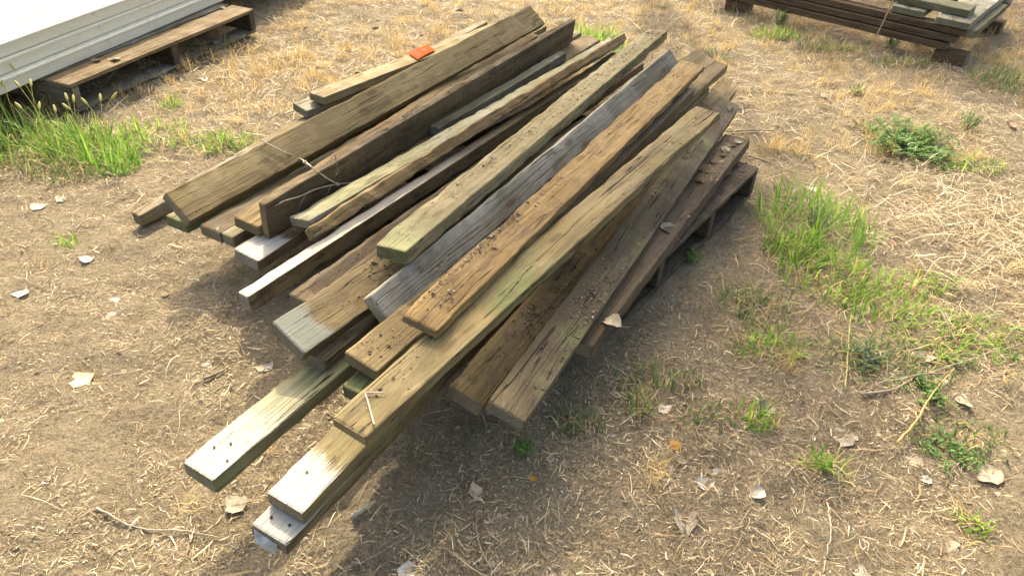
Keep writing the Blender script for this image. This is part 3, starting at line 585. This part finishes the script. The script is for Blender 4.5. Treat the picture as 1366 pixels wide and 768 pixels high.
# ------------------------------------------------------------------ dead leaves
def leaf_mat(name, col, tr=.12): return mat_thin(name, [(0., tuple(x*.6 for x in col)), (.5, col), (1., tuple(min(.9, x*1.25) for x in col))], tr=tr, rough=.75, grain=.35)
LM = dict(white=leaf_mat('bleached_leaf', (.54, .49, .40)), grey=leaf_mat('grey_leaf', (.36, .315, .24)), tan=leaf_mat('tan_leaf', (.40, .33, .23)), brown=leaf_mat('brown_leaf', (.25, .17, .10)),
          amber=leaf_mat('amber_leaf', (.55, .29, .06), .3), yellow=leaf_mat('pale_yellow_leaf', (.88, .74, .36), .3))
def leaf_geo(size, seed, curl=1.):
    r = random.Random(seed); nu, nv = 6, 9; V = []; T = []; asp = r.uniform(.62, .9); a = r.uniform(.1, .7)*curl; b = r.uniform(-.2, .8)*curl; tw_ = r.uniform(-.6, .6)*curl; ph = r.uniform(0, 6)
    for j in range(nv+1):
        v = j/nv; w = asp*.5*(math.sin(math.pi*v**.62)**.85)*(1+.10*math.sin(v*23+ph)+.12*math.sin(v*11+2*ph)) if 0 < v < 1 else .006
        for i in range(nu+1):
            u = i/nu*2-1; x = u*w; y = v-.5
            z = a*x*x*2.2+b*(y*y)+tw_*x*y+.035*math.sin(7*x+ph)*math.sin(9*y+ph)+(.03*(1-abs(u)*3) if abs(u) < .3 else 0)*-.3
            V.append((x*size, y*size, z*size)); T.append(.5+.25*math.sin(ph+5*x+3*y)+r.uniform(-.12, .12))
    F = [(j*(nu+1)+i, j*(nu+1)+i+1, (j+1)*(nu+1)+i+1, (j+1)*(nu+1)+i) for j in range(nv) for i in range(nu)]
    # stalk
    P = [(0, -.5*size, .25*b*size), (.03*size, -.68*size, .2*b*size+.01*size), (.08*size, -.85*size, .1*b*size)]
    tv, tf = tube(P, [.012*size, .010*size, .009*size], 4); o = len(V); V += [tuple(x) for x in tv]; F += [tuple(i+o for i in f) for f in tf]; T += [.5]*len(tv)
    V = np.array(V); V[:, 0] += .025*size*np.sin(V[:, 1]/size*9+ph)*np.sign(V[:, 0])*(np.abs(V[:, 0]) > .2*size); V[:, 2] -= V[:, 2].min()+.055*size*curl; return V, F, T
LSEED = [0]
COLW = dict(white='bleached', grey='grey', tan='tan', brown='brown', amber='amber', yellow='yellow')
def leaf(px, py, size, kind, label, group=None, board=None, z=None, curl=1., rz=None, tiltx=0.):
    LSEED[0] += 1; s = LSEED[0]; V, F, T = leaf_geo(size, s*13+5, curl)
    o = mesh_py('dead_leaf', V, F, LM[kind], smooth=True); at_ = o.data.attributes.new('tone', 'FLOAT', 'POINT'); at_.data.foreach_set('value', np.array(T, np.float32))
    if board: p = on_board(px, py, board, .001); p[2] += .001
    else:
        p = at(px, py, 0. if z is None else z)
        if z is None: p[2] = gh(p[0], p[1])+.0025
    r = random.Random(s); o.location = p; o.rotation_euler = (tiltx+r.uniform(-.12, .12), r.uniform(-.12, .12), rz if rz is not None else r.uniform(0, 6.28))
    if group: label = ('tiny ' if size < .036 else 'small ' if size < .048 else 'large ' if size > .058 else '')+COLW[kind]+' '+label
    tag(o, label, 'leaf', group); return o
leaf(100, 498, .088, 'yellow', 'large pale yellow leaf on the open dirt', curl=.25, rz=1.2)
leaf(635, 651, .055, 'tan', 'smooth tan leaf lying in the shadow below the pile', curl=.4, rz=.4)
leaf(1325, 624, .075, 'tan', 'broad tan leaf among straw at the open dirt', curl=.5, rz=2.0)
leaf(1272, 722, .045, 'tan', 'small folded tan leaf on open dirt near chaff', curl=1.3)
leaf(1131, 574, .07, 'grey', 'flat cracked grey leaf half buried in dirt', curl=.3, rz=2.6)
leaf(915, 694, .07, 'grey', 'crumpled dark grey leaf on shaded dirt', curl=2.)
leaf(902, 582, .04, 'amber', 'bright amber leaf on dirt beside the pile', curl=.6, rz=.3)
leaf(710, 630, .028, 'amber', 'little amber leaf in the shadow below the pile', curl=.8)
leaf(1238, 630, .035, 'white', 'bleached leaf scrap near the broad tan leaf', curl=1.)
leaf(310, 661, .06, 'grey', 'lobed grey leaf beside the jutting pale board tip', curl=.6, rz=.9)
leaf(353, 480, .05, 'white', 'curled white leaf in front of the plank with painted end', curl=1.4)
leaf(890, 305, .07, 'grey', 'upturned grey leaf on the dirty brown plank', board='P29', curl=1.2, rz=.7, tiltx=.3)
leaf(814, 430, .06, 'tan', 'ragged tan leaf at the lower end of the dirty brown plank', board='P29', curl=1.4, rz=1.1)
for (a, b, s) in ((943, 228, .065), (957, 216, .06), (952, 240, .05), (967, 200, .05), (975, 195, .045), (962, 206, .055), (985, 190, .04), (937, 243, .05)):
    leaf(a, b, s, random.choice(['grey', 'brown', 'brown']), 'curled leaf piled on the far end of the dirty plank', 'leaves on the dirty brown plank', board='P29', curl=1.6, tiltx=.15)
for (a, b, s) in ((27, 383, .055), (150, 415, .05), (113, 343, .05), (48, 268, .05), (78, 258, .05), (275, 475, .035), (152, 396, .03)):
    leaf(a, b, s, random.choice(['white', 'white', 'grey']), 'leaf scrap on the dirt left of the pile', 'bleached leaves left of the pile', curl=.45)
for (a, b, s) in ((890, 536, .045), (860, 528, .035), (1022, 541, .05), (1010, 655, .04), (945, 637, .05), (965, 622, .045), (913, 605, .03), (895, 612, .04), (1155, 755, .05), (548, 757, .06), (1220, 607, .055)):
    leaf(a, b, s, random.choice(['grey', 'grey', 'white', 'tan']), 'leaf scrap on the dirt right of the pile', 'dead leaves on the right dirt', curl=1.2)
for (a, b, s) in ((1143, 160, .06), (1085, 245, .05), (1195, 320, .06), (1230, 380, .05), (1240, 465, .07), (1270, 500, .06), (1290, 530, .05), (1352, 165, .07), (1338, 212, .05), (1160, 300, .05), (1100, 130, .05), (1215, 410, .04), (1330, 300, .05), (1178, 205, .04)):
    leaf(a, b, s, random.choice(['grey', 'tan', 'brown', 'white']), 'leaf caught in the grass and straw right of the pile', 'leaves in the straw on the right', curl=1.)
for (a, b, s) in ((272, 104, .06), (294, 104, .06), (223, 132, .045), (478, 88, .05), (395, 6, .05), (408, 32, .04), (612, 10, .06), (628, 14, .05), (560, 40, .05), (705, 45, .04), (385, 55, .04), (500, 30, .045)):
    leaf(a, b, s, random.choice(['grey', 'tan', 'white', 'brown']), 'leaf in the straw between the pile and white planks', 'leaves in the straw behind the pile', curl=1.1)
leaf(152, 79, .06, 'tan', 'tan leaf on the deck of the pallet beside cream planks', z=.128, curl=.6)
leaf(129, 81, .045, 'brown', 'small brown leaf on the pallet deck by the cream planks', z=.128, curl=1.)
leaf(297, 11, .045, 'grey', 'grey leaf at the far end of the brown pallet deck', z=.128, curl=1.)
leaf(289, 57, .05, 'grey', 'grey leaf on the bottom board of the brown pallet', z=.02, curl=.8)

# ------------------------------------------------------------------ chaff, straw, dry grass
def sample_ground(n, bias=1.6):
    """points over the yard seen by the camera and a margin round it, denser near the camera"""
    y = .45+6.3*rng.random(n)**bias; half = 1.25+.82*y; return (rng.random(n)*2-1)*half, y
EX = [(np.array([-.0, 2.35]), .0)]
PXE = np.array([math.cos(math.radians(58)), math.sin(math.radians(58))]); PYE = np.array([-PXE[1], PXE[0]])
def under_pile(x, y):
    a = (x-.272)*PXE[0]+(y-1.551)*PXE[1]; b = (x-.272)*PYE[0]+(y-1.551)*PYE[1]; return (a > -.05) & (a < 1.2) & (b > .03) & (b < 1.4)
def straw_w(x, y):
    """how strawy the ground is: bare trampled dirt in front, dry grass behind and to the right"""
    far = np.clip((y-1.9-.25*x)/1.1, 0, 1); right = np.clip((x-.75)/.5, 0, 1)*np.clip((y-1.2)/.8, 0, 1)
    left = np.clip((-x-.9)/.5, 0, 1)*np.clip((2.9-y)/.5, 0, 1)
    return np.clip(.30+.7*np.maximum(far, right)-.15*left, .2, 1)
# chips
n = 310000; x, y = sample_ground(n, 1.75); k = ~under_pile(x, y) & (vnoise(x*3.1, y*3.1, 20)*.5+vnoise(x*13, y*13, 21)*.7 > .38+.3*rng.random(n)); x, y = x[k], y[k]; n = len(x)
L = rng.gamma(1.8, .0048, n)+.004; wv = rng.gamma(2., .0005, n)+.0006; P = np.column_stack([x, y, gh(x, y)+rng.uniform(.0005, .004, n)])
V, F, t = ribbons(P, rng.uniform(0, 6.28, n), L, wv, rng.normal(.10, .32, n), rng.normal(.1, .3, n), rng.normal(0, .7, n), 2, .5, .8)
o = mesh_np('plant_chips', V, F, M_CHIP, np.repeat(np.clip(rng.beta(1.6, 1.7, n), 0, 1), 6)); tag(o, 'fine chopped plant chips over the dirt', 'chaff', kind='stuff')
# soil clods and grit
n = 16000; x, y = sample_ground(n, 1.8); k = ~under_pile(x, y); x, y = x[k], y[k]; n = len(x); R_ = np.minimum(rng.gamma(1.2, .0016, n)+.0009, .011)
base = np.array([[1, 0, 0], [.3, .9, .1], [-.8, .5, 0], [-.7, -.6, .1], [.4, -.9, 0], [.1, .1, .8]]); loc = base[None]*(R_[:, None, None]*rng.uniform(.65, 1.35, (n, 6, 3)))
V = loc+np.column_stack([x, y, gh(x, y)-R_*.15])[:, None]; f = np.array([[0, 1, 5], [1, 2, 5], [2, 3, 5], [3, 4, 5], [4, 0, 5]]); F = (f[None]+(np.arange(n)*6)[:, None, None]).reshape(-1, 3)
M_CLOD = mat_thin('soil_clods', [(0., (.09, .068, .042)), (.6, (.24, .19, .125)), (1., (.42, .36, .27))], tr=.0, rough=.95)
tag(mesh_np('soil_clods', V.reshape(-1, 3), F, M_CLOD, np.repeat(rng.beta(1.5, 1.8, n), 6)), 'crumbly clods and grit on the dirt', 'soil', kind='stuff')
# lying straw
n = 115000; x, y = sample_ground(n, 1.5); k = ~under_pile(x, y) & (rng.random(n) < straw_w(x, y)*(.12+1.5*vnoise(x*3.2, y*3.2, 30)**2+.5*vnoise(x*9, y*9, 31)**2)); x, y = x[k], y[k]; n = len(x)
L = rng.gamma(1.0, .021, n)+.008; L = np.minimum(L, .17); wv = rng.gamma(2.2, .00042, n)+.0006; P = np.column_stack([x, y, np.zeros(n)])
curl = rng.standard_t(2., n)*.4; curl = np.clip(curl, -2.5, 2.5)*np.clip(L/.055, .15, 1.5); kink = rng.normal(0, .07, (n, 6))*(1+9*(rng.random((n, 6)) < .06)); V, F, t = ribbons(P, rng.uniform(0, 6.28, n), L, wv, np.zeros(n), np.zeros(n), curl, 6, .45, .8, jit=kink)
lift = np.repeat(rng.gamma(1.5, .0035, n)*(.4+.8*straw_w(x, y)), 14); ph = np.repeat(rng.uniform(.2, 1., n), 14)
V[:, 2] = gh(V[:, 0], V[:, 1])+.0015+lift*np.sin(np.pi*np.clip(t*ph+.12, 0, 1))+np.repeat(rng.random(n)*.004, 14)
V[1::2, 2] += np.repeat(rng.normal(0, .0007, n), 7)
tone = np.clip(rng.beta(1.7, 1.9, n)+.12*(vnoise(x*1.3, y*1.3, 33)-.5), 0, 1)
o = mesh_np('straw_litter', V, F, M_STRAW, np.repeat(tone, 14)); tag(o, 'dry straw strewn over the yard', 'straw', kind='stuff')

# thatch: matted yellow straw where grass has died back
n = 60000; x, y = sample_ground(n, 1.05); w = np.clip((y-2.2-.2*np.abs(x))/.9, 0, 1)+np.clip((x-.9)/.4, 0, 1)*np.clip((y-1.6)/.6, 0, 1)*.8
k = ~under_pile(x, y) & (rng.random(n) < w*(.15+1.3*vnoise(x*2.4, y*2.4, 36)**1.5+.3*vnoise(x*8, y*8, 37))); x, y = x[k], y[k]; n = len(x)
L = rng.gamma(2.2, .018, n)+.015; P = np.column_stack([x, y, gh(x, y)+rng.uniform(.001, .016, n)])
V, F, t = ribbons(P, rng.uniform(0, 6.28, n), L, rng.gamma(2.5, .0006, n)+.0007, rng.normal(.18, .3, n), rng.normal(.35, .4, n), rng.normal(0, .5, n), 4, .4, .8, jit=rng.normal(0, .06, (n, 4))*(1+9*(rng.random((n, 4)) < .1)))
V[:, 2] = np.maximum(V[:, 2], gh(V[:, 0], V[:, 1])+.0015)
o = mesh_np('straw_thatch', V, F, M_STRAW, np.repeat(np.clip(rng.beta(2.2, 1.6, n), 0, 1), 10)); tag(o, 'matted dry straw thatch behind and right of the lumber', 'straw', kind='stuff')
# standing dry grass in tufts
n = 10500; x, y = sample_ground(n, 1.15)
w = np.clip((y-2.3-.25*np.abs(x))/1., 0, 1)*.9+np.clip((x-.9)/.4, 0, 1)*np.clip((y-1.9)/.5, 0, 1)*.55
w = w*(vnoise(x*2.2, y*2.2, 40)*.8+vnoise(x*6, y*6, 41)*.6 > .52)+.05*(vnoise(x*4, y*4, 42) > .55)
k = ~under_pile(x, y) & (rng.random(n) < w); x, y = x[k], y[k]; ntuft = len(x)
nb = rng.integers(9, 30, ntuft); ti = np.repeat(np.arange(ntuft), nb); n = len(ti)
bx = x[ti]+rng.normal(0, .018, n); by = y[ti]+rng.normal(0, .018, n); hh = (.028+.065*rng.random(ntuft)**1.5)[ti]*rng.uniform(.5, 1.3, n)
P = np.column_stack([bx, by, gh(bx, by)-.002]); az = rng.uniform(0, 6.28, n)
V, F, t = ribbons(P, az, hh, rng.uniform(.0010, .0024, n), rng.normal(1.15, .28, n), rng.gamma(2, .35, n), rng.normal(0, .6, n), 3, .25, .9)
tt = np.clip(rng.beta(2.4, 2.2, ntuft)[ti]*.6+rng.random(n)*.45, 0, 1)
o = mesh_np('dry_grass_stubble', V, F, M_STUB, np.repeat(tt, 8)); tag(o, 'short dry yellow grass stubble', 'dry grass', kind='stuff')

# long pale dry grass lying at the right
n = 800; cx, cy = at(1335, 320)[:2]; x = rng.normal(cx+.12, .26, n); y = rng.normal(cy, .28, n); L = rng.gamma(2.5, .035, n)+.03
P = np.column_stack([x, y, gh(x, y)+rng.uniform(0, .015, n)])
V, F, t = ribbons(P, rng.normal(2.4, 1.4, n), L, rng.uniform(.0012, .0036, n), rng.uniform(.05, .7, n), rng.uniform(.3, 1.6, n), rng.normal(0, .5, n), 6, .3, .8, jit=rng.normal(0, .06, (n, 6))*(1+9*(rng.random((n, 6)) < .12)))
V[:, 2] = np.maximum(V[:, 2], gh(V[:, 0], V[:, 1])+.002+.01*np.repeat(rng.random(n), 14))
o = mesh_np('dry_hay', V, F, M_STRAW, np.repeat(np.clip(rng.beta(2.4, 1.9, n), 0, 1), 14)); tag(o, 'long pale dry grass matted down at the yard edge', 'dry grass', kind='stuff')

# ------------------------------------------------------------------ green grass clumps and weeds
def clump(px, py, rx, ry, n, h, label, mat=None, group=None, seeds=0, lean=None, dry=.0, wid=(.0025, .0062), el=(1.15, .28)):
    c = at(px, py); r = rng
    ra = np.sqrt(r.random(n))*1.7; aa = r.uniform(0, 6.28, n); x = rx*ra*np.cos(aa); y = ry*ra*np.sin(aa); L = h*r.uniform(.45, 1.15, n)*(1.1-.25*ra)
    P = np.column_stack([x, y, gh(c[0]+x, c[1]+y)-.002]); az = r.uniform(0, 6.28, n) if lean is None else r.normal(lean, 1.0, n)
    V, F, t = ribbons(P, az, L, r.uniform(*wid, n), np.clip(r.normal(el[0], el[1], n), .2, 1.55), r.gamma(2.5, .32, n), r.normal(0, .5, n), 5, .05, .8)
    V[:, 2] = np.maximum(V[:, 2], gh(c[0]+V[:, 0], c[1]+V[:, 1])+.001)
    o = mesh_np('grass_clump', V, F, mat or M_GREEN, np.repeat(np.clip(r.beta(1.3, 1.3, n), 0, 1), 12), tval=t)
    o.location = (c[0], c[1], 0); tag(o, label, 'grass', group)
    if mat is M_DULL: o['kind'] = 'stuff'
    if dry:
        m = int(n*(dry+.2)); x = r.normal(0, rx*1.1, m); y = r.normal(0, ry*1.1, m); P = np.column_stack([x, y, gh(c[0]+x, c[1]+y)])
        V, F, t = ribbons(P, r.uniform(0, 6.28, m), h*r.uniform(.3, .9, m), r.uniform(.0012, .003, m), r.normal(.8, .35, m), r.gamma(2.5, .4, m), r.normal(0, .6, m), 5, .1, .8)
        V[:, 2] = np.maximum(V[:, 2], gh(c[0]+V[:, 0], c[1]+V[:, 1])+.001)
        d = mesh_np('dry_blades', V, F, M_STUB, np.repeat(r.beta(2.2, 2, m), 12), parent=o); d['kind'] = 'stuff'
    for s in range(seeds):
        a = r.normal(lean or 2., .5); bx, by = r.normal(0, rx*.7), r.normal(0, ry*.7); l = h*r.uniform(.85, 1.25)
        P = smooth_path([(bx, by, gh(c[0]+bx, c[1]+by)), (bx+math.cos(a)*l*.25, by+math.sin(a)*l*.25, l*.55), (bx+math.cos(a)*l*.6, by+math.sin(a)*l*.6, l*.86)], 4)
        d = (P[-1]-P[-2]); d /= np.linalg.norm(d); E_ = P[-1]+d*.045+np.array([0, 0, -.008]); V, F = tube(P, .0011, 4)
        mesh_py('seed_stalk', V, F, M_SEED, o)
        V, F = tube([P[-1]+(E_-P[-1])*q for q in (0, .12, .35, .6, .85, 1)], [.0012, .0042, .0055, .0053, .0038, .001], 7); mesh_py('seed_head', V, F, M_SEED, o)
    return o
clump(125, 198, .10, .08, 210, .17, 'tall bright green foxtail grass beside the brown pallet', seeds=9, lean=2.3, dry=.15, wid=(.003, .0075))
clump(30, 190, .16, .08, 230, .20, 'long grass with seed heads in front of the white planks', seeds=7, lean=2.6, dry=.2, wid=(.003, .007))
clump(157, 218, .05, .05, 150, .13, 'small lime green grass tuft at the edge of bare dirt', lean=1.8)
clump(60, 222, .18, .05, 200, .09, 'low thin grass fringe along the bare dirt edge', M_DULL, dry=.5)
clump(198, 182, .11, .08, 150, .11, 'loose green grass by the bottom board of the brown pallet', dry=.7)
clump(228, 140, .03, .03, 40, .09, 'slim green tuft by the brown pallet bottom board', lean=2.5)
clump(300, 192, .09, .05, 170, .085, 'short bright grass strip beside the leaning wide plank', dry=.3)
clump(90, 322, .018, .018, 16, .085, 'single green sprig growing in the open dirt', lean=2.4)
clump(790, 55, .11, .12, 420, .15, 'green grass patch behind the far ends of the boards', dry=.3)
clump(1085, 295, .12, .15, 300, .165, 'tall fresh green grass clump right of the leaf littered plank', lean=1.7, dry=.1, wid=(.0026, .0062))
clump(1068, 330, .07, .06, 200, .12, 'dense green grass at the foot of the tall clump', dry=.3)
clump(1115, 365, .12, .07, 170, .11, 'spreading green grass below the tall clump', None, dry=.5)
clump(1170, 402, .11, .05, 150, .09, 'low yellow green grass patch among bare spots', lean=.3, dry=.35)
clump(1240, 372, .06, .04, 90, .07, 'thin green tuft beside the long pale hay', dry=.4)
clump(1012, 405, .07, .07, 140, .085, 'sparse green tuft on dirt right of the pile', M_DULL, dry=.8)
clump(1025, 460, .06, .04, 90, .08, 'small spiky green tuft on dirt near the pallet corner', dry=.7)
clump(1010, 553, .03, .03, 40, .085, 'green tuft with one long bent blade on bare dirt', lean=.4, dry=.6)
clump(1105, 612, .025, .025, 45, .085, 'slender green tuft beside the cracked grey leaf', dry=.5)
clump(950, 552, .05, .025, 60, .05, 'tiny green sprouts on the shaded dirt', M_DULL, dry=.4)
clump(880, 500, .07, .04, 90, .06, 'fine dull grass beside the near pallet corner', M_DULL, dry=.9)
clump(1180, 470, .14, .07, 260, .08, 'trampled green grass lying flat among the weeds', M_DULL, dry=.6, el=(.6, .3))
clump(1290, 445, .13, .07, 260, .08, 'fine light green grass right of the knobbly stick', dry=.5, el=(.8, .3))
clump(1290, 575, .08, .05, 120, .05, 'low creeping green growth beside the amber stalk', M_DULL, dry=.5)
clump(1298, 690, .02, .02, 30, .06, 'short two toned tuft on the open dirt', dry=1.2)
clump(1035, 45, .10, .05, 160, .09, 'green grass under the far end of the back timber stack', dry=.4)
clump(1110, 62, .12, .04, 170, .09, 'shaded grass along the foot of the back timber stack', M_DULL, dry=.4)
clump(1205, 80, .10, .04, 130, .07, 'shaded green sprouts by the corner block of the back stack', M_DULL, dry=.6)
clump(1350, 110, .14, .12, 300, .12, 'green grass at the shaded edge of the yard', M_DULL, dry=.3)
clump(1300, 215, .09, .05, 100, .08, 'yellow green tuft behind the long pale hay', dry=.6)
clump(765, 560, .05, .03, 60, .06, 'weak grass in the shadow of the mossy plank end', M_DULL, dry=.8)
clump(850, 535, .02, .03, 40, .09, 'thin tuft on dirt in front of the pallet', M_DULL, dry=1.)
clump(455, 610, .02, .02, 12, .05, 'tiny green shoot beside the nailed boards', M_DULL)
clump(700, 592, .02, .015, 24, .04, 'little green shoots in the shadow below the pile', M_WEED)

def weed(px, py, rad, h, nst, label, mat=M_WEED, lsize=.012, z0=0., spread=.8, group=None):
    c = at(px, py); e = empty('weed', (c[0], c[1], gh(c[0], c[1]))); tag(e, label, 'plant', group)
    SV, SF = [], []; LP, LA, LE, LS = [], [], [], []
    for s in range(nst):
        a = rng.uniform(0, 6.28); r0 = rad*math.sqrt(rng.random()); b = np.array([math.cos(a)*r0*.55, math.sin(a)*r0*.55, 0]); l = h*rng.uniform(.5, 1.1)*(1-.35*r0/rad)
        tip_ = b+np.array([math.cos(a)*r0*spread, math.sin(a)*r0*spread, l]); P = [b+(tip_-b)*q+np.array([0, 0, .12*l*math.sin(q*3.14)]) for q in (0, .35, .7, 1)]
        v, f = tube(P, [.0014, .0012, .001, .0007], 4); o_ = len(SV); SV += v; SF += [tuple(i+o_ for i in q) for q in f]
        m = max(4, int(l/.009))
        for q in np.linspace(.15, 1, m):
            p = b+(tip_-b)*q+np.array([0, 0, .12*l*math.sin(q*3.14)])
            for sgn in (0, 3.14): LP.append(p); LA.append(a+1.57+sgn+rng.normal(0, .6)); LE.append(rng.normal(.35, .35)); LS.append(lsize*rng.uniform(.6, 1.3)*(1.1-.4*q))
    mesh_py('stems', SV, SF, mat_stem, e)
    n = len(LP); V, F, t = ribbons(np.array(LP), np.array(LA), np.array(LS), np.array(LS)*.55, np.array(LE), rng.normal(.5, .3, n), rng.normal(0, .3, n), 3, .1, .35)
    mesh_np('leaves', V, F, mat, np.repeat(rng.beta(2, 2, n), 8), parent=e); return e
mat_stem = mat_plain('weed_stem', (.16, .20, .07), .7)
weed(1210, 188, .17, .09, 150, 'bushy bright green weed patch in the straw', lsize=.020)
weed(1265, 210, .10, .05, 40, 'low weed spreading from the bushy green patch', lsize=.016)
weed(926, 345, .03, .085, 9, 'small upright weed growing beside the pallet', lsize=.014, spread=.4)
weed(1165, 472, .07, .05, 50, 'blue green ferny weed beside the yellow stalk', M_WEEDB, .010)
weed(1240, 515, .06, .04, 30, 'low weed under the reddish stalk', lsize=.014)
weed(1292, 165, .06, .10, 16, 'spiky upright weed in the straw', lsize=.013, spread=.3)
weed(1090, 300, .05, .13, 12, 'pale blue green weed inside the tall grass clump', M_WEEDB, .012, spread=.5)
weed(1145, 120, .05, .05, 20, 'small green weed in sunlit straw', lsize=.012)
weed(960, 70, .09, .05, 35, 'creeping green weed behind the board ends', M_WEEDB, .012)
weed(1040, 30, .06, .11, 12, 'leafy weed beside the far timber block', lsize=.02, spread=.4)
weed(1190, 60, .06, .09, 14, 'shaded weed against the back timber stack', lsize=.02, spread=.5)
weed(1270, 590, .07, .025, 30, 'flat creeping weed below the amber stalk', lsize=.014)
weed(700, 598, .02, .02, 8, 'tiny dark weed in the shadow under the pile', lsize=.014)

# ------------------------------------------------------------------ unseen tree, its crown shaped to cast the shade on pile and back stack
def shade_tree():
    poly = np.array([(.20, 1.38), (-.08, 1.28), (-.26, 1.42), (-.30, 1.7), (-.42, 1.95), (-.74, 2.12), (-.74, 2.5), (-.3, 3.2), (-.1, 3.9), (.6, 3.4), (1.02, 2.75), (1.0, 2.0), (.95, 1.75), (.65, 1.55)])  # ground area that the crown clumps are placed to shade
    def inside(p):
        c = False; j = len(poly)-1
        for i in range(len(poly)):
            if (poly[i, 1] > p[1]) != (poly[j, 1] > p[1]) and p[0] < (poly[j, 0]-poly[i, 0])*(p[1]-poly[i, 1])/(poly[j, 1]-poly[i, 1])+poly[i, 0]: c = not c
            j = i
        return c
    C = []
    while len(C) < 66:
        g = np.array([rng.uniform(-1.2, 2.3), rng.uniform(.2, 4.)])
        if inside(g) and inside(g+np.array([-.12, .0])): C.append(np.array([g[0], g[1], .2])+SUN_DIR*rng.uniform(5.4, 9.2))
    while len(C) < 71:
        g = np.array([rng.uniform(.2, 2.6), rng.uniform(.0, 2.2)])
        if not inside(g): C.append(np.array([g[0], g[1], .1])+SUN_DIR*rng.uniform(10., 13.))
    while len(C) < 145:      # sprays added so that their shade covers the back timber stack
        g = np.array([rng.uniform(1.3, 3.4), rng.uniform(3.9, 5.8)])
        if g[0]+g[1] > 6.0: C.append(np.array([g[0], g[1], .1])+SUN_DIR*rng.uniform(6, 10))
    C = np.array(C); ctr = C.mean(0)
    tr = empty('shade_tree', (ctr[0]-.3, ctr[1]+.6, 0)); tag(tr, 'unseen leafy tree outside the yard, crown shaped to shade the lumber', 'tree'); O = np.array(tr.location)
    bark = mat_plain('bark', (.13, .10, .075), .95, 0, .1, .5, 25)
    top = np.array([ctr[0]-.1, ctr[1]+.2, 3.3]); V, F = tube([np.array(q)-O for q in (O+np.array([0, 0, -.1]), O+np.array([.05, -.03, .5]), O+np.array([.0, -.1, 1.8]), top)], [.24, .17, .14, .12], 10)
    mesh_py('trunk', V, F, bark, tr, True)
    hubs = C[rng.choice(len(C), 11, False)]*.55+top*.45+np.array([0, 0, .3]); LV, LF = [], []
    for h in hubs:
        P = smooth_path([top-O, (top*.5+h*.5)+np.array([0, 0, .25])-O, h-O], 3); v, f = tube(P, np.linspace(.05, .022, len(P)), 7); o_ = len(LV); LV += v; LF += [tuple(i+o_ for i in q) for q in f]
    for c in C:
        h = hubs[np.argmin(((hubs-c)**2).sum(1))]; P = [h-O, (h*.5+c*.5)+np.array([0, 0, .1])-O, c-O]; v, f = tube(P, [.016, .010, .004], 5); o_ = len(LV); LV += v; LF += [tuple(i+o_ for i in q) for q in f]
    mesh_py('limbs', LV, LF, bark, tr, True)
    nl = 80; ci = np.repeat(np.arange(len(C)), nl); n = len(ci); d = rng.normal(0, 1, (n, 3)); d /= np.linalg.norm(d, axis=1)[:, None]
    P = C[ci]+d*(np.where(ci < 66, .27, .24)*rng.random(n)**.5)[:, None]-O; L = rng.uniform(.055, .095, n)
    V, F, t = ribbons(P, rng.uniform(0, 6.28, n), L, L*.8, rng.normal(-.2, .6, n), rng.normal(.4, .3, n), np.zeros(n), 3, .1, .4)
    mesh_np('crown', V, F, M_WEED, np.repeat(rng.beta(2, 2, n), 8), parent=tr)
shade_tree()
